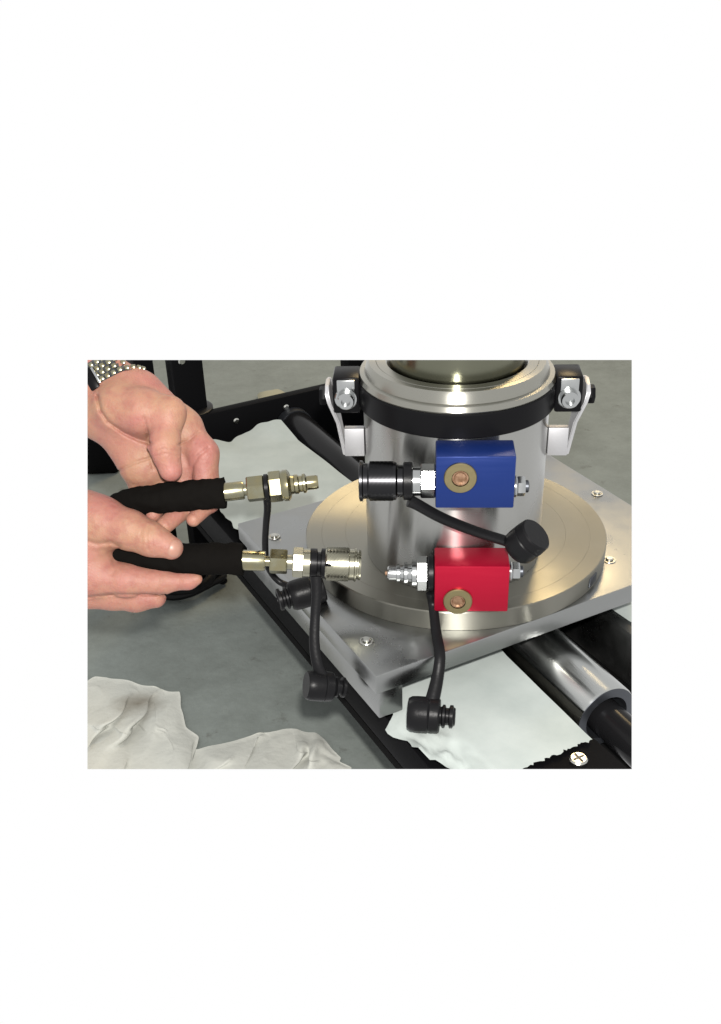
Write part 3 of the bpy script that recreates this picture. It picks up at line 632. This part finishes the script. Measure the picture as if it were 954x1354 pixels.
# ------------------------------------------------------------------ hands (smooth distance field -> one continuous mesh)
RT, UPN, FW, CN = (np.array(v) for v in (RIGHT, UP, FWD, CAM))
def np_at(x, y, dep): return CN + dep * (FW + RT * ((x - PPX) / F_PX) - UPN * ((y - PPY) / F_PX))
def smin(a, b, k):
    h = np.clip(0.5 + 0.5 * (b - a) / k, 0, 1); return b * (1 - h) + a * h - k * h * (1 - h)
class Hand:
    def __init__(s, D): s.D = D; s.groups = []; s.cr = []
    def cone(s, p, q):
        out = []
        for x, y, dd, r in (p, q):
            dep = s.D + dd / 1000; out.append((np_at(x, y, dep), r * dep / F_PX))
        return out
    def group(s, k_in, k_out, prims): s.groups.append((k_in, k_out, [s.cone(*p) for p in prims]))
    def crease(s, pts, w, amp): s.cr.append((np.array(pts, float), w, amp))
    def sdf(s, P):
        tot = None
        for ki, ko, prims in s.groups:
            g = None
            for (a, ra), (b, rb) in prims:
                ba = b - a; pa = P - a; t = np.clip(pa @ ba / (ba @ ba), 0, 1)
                d = np.linalg.norm(pa - t[..., None] * ba, axis=-1) - (ra + (rb - ra) * t)
                g = d if g is None else smin(g, d, ki)
            tot = g if tot is None else smin(tot, g, ko)
        if s.cr:
            q = P - CN; z = q @ FW; X = PPX + F_PX * (q @ RT) / z; Y = PPY - F_PX * (q @ UPN) / z
            for pl_, w, am in s.cr:
                dm = None
                for p0, p1 in zip(pl_, pl_[1:]):
                    d_ = p1 - p0; t = np.clip(((X - p0[0]) * d_[0] + (Y - p0[1]) * d_[1]) / (d_ @ d_), 0, 1)
                    dd = np.hypot(X - p0[0] - d_[0] * t, Y - p0[1] - d_[1] * t); dm = dd if dm is None else np.minimum(dm, dd)
                tot = tot + am / 1000 * np.exp(-(dm / w) ** 2)
        return tot
    def surface(s, x, y):
        dep = s.D - 0.09; o = np_at(x, y, 1.0) - CN; nrm = np.linalg.norm(o)
        for _ in range(80):
            d = float(s.sdf((CN + o * dep)[None])[0])
            if d < 1e-5: return V(CN + o * dep)
            dep += d / nrm * 0.8
            if dep > s.D + 0.15: return None
        return V(CN + o * dep)
    def mesh(s, h=0.0007):
        ps = [p for g in s.groups for c in g[2] for p in c]
        lo = np.min([p - r for p, r in ps], 0) - 0.006; hi = np.max([p + r for p, r in ps], 0) + 0.006
        n = np.ceil((hi - lo) / h).astype(int) + 1
        ax = [lo[i] + h * np.arange(n[i]) for i in range(3)]
        q = 5                                      # coarse pass, then the fine field only near the surface
        cx = [lo[i] + h * (np.arange((n[i] + q - 1) // q) * q + (q - 1) / 2) for i in range(3)]
        Fc = s.sdf(np.stack(np.meshgrid(*cx, indexing='ij'), -1))
        F = Fc.repeat(q, 0).repeat(q, 1).repeat(q, 2)[:n[0], :n[1], :n[2]].astype(np.float32)
        near = np.argwhere(np.abs(F) < h * q * 1.6)
        for k in range(0, len(near), 400000):
            c_ = near[k:k + 400000]; F[tuple(c_.T)] = s.sdf(lo + h * c_)
        # naive surface nets
        S = F < 0
        c = np.zeros(np.array(n) - 1, np.int8)
        for dx in (0, 1):
            for dy in (0, 1):
                for dz in (0, 1): c += S[dx:n[0] - 1 + dx, dy:n[1] - 1 + dy, dz:n[2] - 1 + dz]
        act = (c > 0) & (c < 8); idx = -np.ones(act.shape, np.int64); ijk = np.argwhere(act); idx[act] = np.arange(len(ijk))
        acc = np.zeros((len(ijk), 3)); cnt = np.zeros(len(ijk))
        I = ijk.T
        for a in range(3):
            o1, o2 = [b for b in range(3) if b != a]
            for e1 in (0, 1):
                for e2 in (0, 1):
                    p = [I[0].copy(), I[1].copy(), I[2].copy()]; p[o1] = p[o1] + e1; p[o2] = p[o2] + e2
                    q = [v.copy() for v in p]; q[a] = q[a] + 1
                    fa, fb = F[tuple(p)], F[tuple(q)]; mk = (fa < 0) != (fb < 0)
                    t = np.where(mk, fa / np.where(mk, fa - fb, 1), 0)
                    pos = np.stack(p, 1).astype(float); pos[:, a] += t
                    acc[mk] += pos[mk]; cnt[mk] += 1
        vs = lo + h * acc / cnt[:, None]
        faces = []
        for a in range(3):
            o1, o2 = (a + 1) % 3, (a + 2) % 3
            sl0 = [slice(None)] * 3; sl1 = [slice(None)] * 3; sl0[a] = slice(0, -1); sl1[a] = slice(1, None)
            A, Bq = S[tuple(sl0)], S[tuple(sl1)]; e = np.argwhere(A != Bq)
            e = e[(e[:, o1] > 0) & (e[:, o2] > 0) & (e[:, o1] < n[o1] - 1) & (e[:, o2] < n[o2] - 1)]
            fl_ = A[tuple(e.T)]
            def cell(d1, d2):
                k = e.copy(); k[:, o1] -= d1; k[:, o2] -= d2; return idx[tuple(k.T)]
            qd = np.stack([cell(1, 1), cell(0, 1), cell(0, 0), cell(1, 0)], 1)
            qd[~fl_] = qd[~fl_][:, ::-1]; faces.append(qd)
        faces = np.concatenate(faces)
        me = bpy.data.meshes.new('tmp'); me.from_pydata(vs.tolist(), [], faces.tolist()); bm = bmesh.new(); bm.from_mesh(me); bpy.data.meshes.remove(me)
        for _ in range(2): bmesh.ops.smooth_vert(bm, verts=bm.verts, factor=0.5, use_axis_x=True, use_axis_y=True, use_axis_z=True)
        return bm
    def patch(s, cx, cy, ax_, ay_, rot, lift, n=14):
        """raised nail lying on the surface"""
        bm = B(); g = {}
        for j in range(n + 1):
            for i in range(n + 1):
                a, b = 2 * i / n - 1, 2 * j / n - 1
                # square to rounded disc
                x = a * math.sqrt(1 - b * b / 2.6); y = b * math.sqrt(1 - a * a / 2.6)
                X = cx + (x * ax_) * math.cos(rot) - (y * ay_) * math.sin(rot); Y = cy + (x * ax_) * math.sin(rot) + (y * ay_) * math.cos(rot)
                p = s.surface(X, Y)
                if p is None: continue
                edge = max(abs(a), abs(b))
                g[i, j] = bm.verts.new(p - FWD * (lift if edge < 0.99 else -0.0006))
        for j in range(n):
            for i in range(n):
                ks = [(i, j), (i + 1, j), (i + 1, j + 1), (i, j + 1)]
                if all(k in g for k in ks): bm.faces.new([g[k] for k in ks])
        return bm

def skin(name, a, b, c):
    N = NT(name); bs = N.b; bs.inputs['Roughness'].default_value = 0.55; bs.inputs['Specular IOR Level'].default_value = 0.3
    tc = N.n('ShaderNodeTexCoord')
    n1 = N.n('ShaderNodeTexNoise'); n1.inputs['Scale'].default_value = 28; n1.inputs['Detail'].default_value = 3; N.l(tc.outputs['Object'], n1.inputs['Vector'])
    r1 = N.n('ShaderNodeMapRange'); r1.inputs[1].default_value = 0.38; r1.inputs[2].default_value = 0.62; N.l(n1.outputs['Fac'], r1.inputs[0])
    n2 = N.n('ShaderNodeTexNoise'); n2.inputs['Scale'].default_value = 150; n2.inputs['Detail'].default_value = 4; N.l(tc.outputs['Object'], n2.inputs['Vector'])
    r2 = N.n('ShaderNodeMapRange'); r2.inputs[1].default_value = 0.45; r2.inputs[2].default_value = 0.75; r2.inputs[4].default_value = 0.6; N.l(n2.outputs['Fac'], r2.inputs[0])
    m1 = N.n('ShaderNodeMix', data_type='RGBA'); m1.inputs['A'].default_value = a; m1.inputs['B'].default_value = b; N.l(r1.outputs[0], m1.inputs['Factor'])
    m2 = N.n('ShaderNodeMix', data_type='RGBA'); m2.inputs['B'].default_value = c; N.l(m1.outputs['Result'], m2.inputs['A']); N.l(r2.outputs[0], m2.inputs['Factor'])
    N.l(m2.outputs['Result'], bs.inputs['Base Color'])
    bs.inputs['Subsurface Weight'].default_value = 0.25; bs.inputs['Subsurface Radius'].default_value = (1, 0.35, 0.2); bs.inputs['Subsurface Scale'].default_value = 0.003
    n3 = N.n('ShaderNodeTexVoronoi'); n3.inputs['Scale'].default_value = 900; N.l(tc.outputs['Object'], n3.inputs['Vector'])
    n4 = N.n('ShaderNodeTexNoise'); n4.inputs['Scale'].default_value = 220; n4.inputs['Detail'].default_value = 5; N.l(tc.outputs['Object'], n4.inputs['Vector'])
    ad = N.n('ShaderNodeMath', operation='MULTIPLY_ADD'); ad.inputs[1].default_value = 0.25; N.l(n3.outputs['Distance'], ad.inputs[0]); N.l(n4.outputs['Fac'], ad.inputs[2])
    bp = N.n('ShaderNodeBump'); bp.inputs['Strength'].default_value = 0.4; bp.inputs['Distance'].default_value = 0.0014; N.l(ad.outputs[0], bp.inputs['Height']); N.l(bp.outputs[0], bs.inputs['Normal'])
    return N.m
M['skin'] = skin('skin', lin(139, 104, 84), lin(139, 92, 83), lin(124, 74, 68))

person = thing('person', hpt(150, 640, D1, 0.0), 'person holding two black hoses, only the bare hands in view, watch on the upper wrist', 'person')
# upper hand: palm to the viewer, thumb in front, fingers round the hose from behind
H1 = Hand(D1)
H1.group(0.012, 0.001, [((95, 455, 16, 30), (165, 516, 12, 31)), ((60, 480, 18, 32), (126, 548, 15, 30)), ((80, 470, 17, 34), (140, 530, 14, 34)),
    ((142, 548, 13, 28), (184, 612, 15, 27)), ((165, 545, 8, 34), (190, 560, 10, 32)), ((180, 560, 16, 34), (222, 605, 20, 28)),
    ((190, 520, 12, 27), (240, 566, 15, 24)), ((240, 568, 16, 24), (195, 622, 19, 24))])
H1.group(0.007, 0.006, [((158, 538, -2, 33), (192, 545, -8, 29)), ((192, 545, -8, 29), (224, 546, -13, 20)), ((224, 546, -13, 20), (217, 590, -19, 19)), ((217, 590, -19, 19), (226, 621, -17, 15.5))])
H1.group(0.004, 0.0035, [((246, 570, 13, 22), (268, 600, 12, 21)), ((268, 600, 12, 21), (272, 642, 14, 18)), ((272, 642, 15, 17), (277, 664, 16, 13)), ((277, 664, 15, 13), (256, 687, 2, 9.5))])
H1.group(0.004, 0.0025, [((222, 590, 17, 20), (243, 614, 17, 18)), ((243, 614, 17, 18), (243, 650, 20, 16)), ((243, 650, 20, 15), (244, 672, 14, 13)), ((244, 672, 13, 13), (218, 695, 0, 11.5))])
H1.group(0.004, 0.0025, [((200, 604, 18, 19), (212, 630, 20, 17)), ((212, 630, 20, 17), (214, 660, 20, 14)), ((214, 660, 20, 13), (203, 681, 6, 10))])
H1.group(0.004, 0.0025, [((180, 614, 17, 18), (186, 640, 20, 15)), ((186, 640, 20, 15), (190, 664, 18, 12))])
H1.crease([(129, 524), (133, 543), (143, 558), (165, 573), (182, 581), (199, 586)], 2.6, 2.2)
H1.crease([(156, 624), (175, 613), (200, 605)], 1.6, 1.1)
H1.crease([(237, 588), (250, 582), (263, 571)], 1.6, 1.2)
H1.crease([(276, 592), (262, 603), (255, 617), (254, 640)], 2.2, 1.3)
H1.crease([(204, 598), (218, 593), (236, 597)], 1.2, 0.7)
H1.crease([(206, 603), (220, 599), (236, 603)], 1.2, 0.6)
H1.crease([(207, 588), (220, 586), (234, 589)], 1.4, 0.3)
H1.crease([(190, 552), (194, 566), (197, 582), (198, 600), (203, 620)], 2.2, 1.0)
hand = build('hand', H1.mesh(), 'skin', person, smooth=180, label='upper hand, palm showing, thumb pressed down on the hose')
# lower hand: thumb along the hose, index and middle finger under it
H2 = Hand(D2)
H2.group(0.012, 0.001, [((40, 688, 0, 44), (132, 692, -6, 34)), ((40, 760, 6, 42), (126, 764, 4, 27)), ((40, 724, 2, 46), (112, 728, 0, 34))])
H2.group(0.006, 0.008, [((112, 682, -6, 34), (172, 701, -14, 25)), ((172, 701, -14, 25), (200, 713, -17, 21)), ((200, 713, -17, 21.5), (227, 724.5, -18, 15.5))])
H2.group(0.005, 0.006, [((112, 760, 0, 28), (168, 767, 0, 21.5)), ((168, 767, 0, 21.5), (210, 769.5, 2, 17)), ((210, 769.5, 2, 17), (250, 768, 1, 10)), ((250, 768, 1, 10), (261, 765.5, 0, 7))])
H2.group(0.005, 0.0025, [((60, 780, 10, 26), (150, 786, 12, 19.5)), ((150, 786, 12, 19.5), (180, 790, 12, 18)), ((180, 790, 12, 18), (206, 790, 12, 14))])
H2.crease([(104, 712), (128, 719), (147, 717), (158, 722)], 3.0, 1.4)
H2.crease([(204, 698), (201, 712), (204, 732)], 1.8, 0.55)
H2.crease([(197, 695), (194, 708), (196, 726)], 1.8, 0.5)
H2.crease([(190, 693), (187, 705), (189, 722)], 1.8, 0.35)
H2.crease([(110, 790), (150, 786), (190, 786), (218, 786)], 2.0, 1.2)
H2.crease([(206, 786), (213, 776), (215, 760)], 2.2, 0.6)
H2.crease([(150, 742), (153, 752), (148, 760)], 2.5, 0.6)
hand2 = build('hand', H2.mesh(), 'skin', person, smooth=180, label='lower hand, thumb laid along the hose')
bm = H2.patch(232, 725.5, 9.5, 13.0, 0.35, 0.00015); build('nail', bm, 'nail', hand2, cap=False, smooth=60)

# ------------------------------------------------------------------ wrist watch
wt = thing('wrist_watch', hpt(150, 490, D1), 'steel link watch bracelet with dark clasp on the upper wrist', 'watch')
lo_ = [(126, 512), (133, 506.5), (147, 499), (163, 491), (179, 489), (190, 492)]
def along(t):
    xs = np.linspace(0, 1, len(lo_)); return np.array([np.interp(t, xs, [p[0] for p in lo_]), np.interp(t, xs, [p[1] for p in lo_])])
bm = B(); g = {}
for i in range(17):
    for j in range(6):
        t = i / 16; q0 = along(t); q1 = along(min(1, t + 0.02)) - along(max(0, t - 0.02)); tg_ = q1 / np.linalg.norm(q1); nm = np.array([tg_[1], -tg_[0]])
        p = H1.surface(*(q0 + nm * (0.5 + j * 6.2)))
        if p is not None: g[i, j] = bm.verts.new(p - FWD * 0.0004)
for i in range(16):
    for j in range(5):
        ks = [(i, j), (i + 1, j), (i + 1, j + 1), (i, j + 1)]
        if all(k in g for k in ks): bm.faces.new([g[k] for k in ks])
build('gap_shade_backing', bm, 'endface', wt, cap=False)  # added dark sheet: its colour stands for the shade in the gaps between links
bm = B()
for i in range(10):
    for j in range(4):
        t = (i + (0.5 if j % 2 else 0)) / 9.5 * 0.97 + 0.06
        if t > 1: continue
        q0 = along(t); q1 = along(min(1, t + 0.02)) - along(max(0, t - 0.02)); tg_ = q1 / np.linalg.norm(q1); nm = np.array([tg_[1], -tg_[0]])
        q = q0 + nm * (4.0 + j * 7.6) + tg_ * 0
        p = H1.surface(*q)
        if p is None: continue
        p = p - FWD * 0.0008
        tx = (RIGHT * tg_[0] - UP * tg_[1]).normalized(); ny = (RIGHT * nm[0] - UP * nm[1]).normalized()
        box(bm, p, 3.3 * SC1, 3.2 * SC1, 0.0013, tx, ny, FWD, 0.0008, 2)
build('bracelet', bm, 'zincy', wt)
p = H1.surface(121, 502) or hpt(121, 502, D1); tg_ = (RIGHT * 0.86 + UP * 0.5).normalized(); ny = FWD.cross(tg_).normalized()
bm = B(); box(bm, p - FWD * 0.001, 6.5 * SC1, 15 * SC1, 0.0024, tg_, ny, FWD, 0.001); build('clasp', bm, 'anod_black', wt)
p = H1.surface(128, 497) or hpt(128, 497, D1)
bm = B(); box(bm, p - FWD * 0.0014, 1.8 * SC1, 12 * SC1, 0.0018, tg_, ny, FWD, 0.0006); build('clasp_bar', bm, 'zinc', wt)
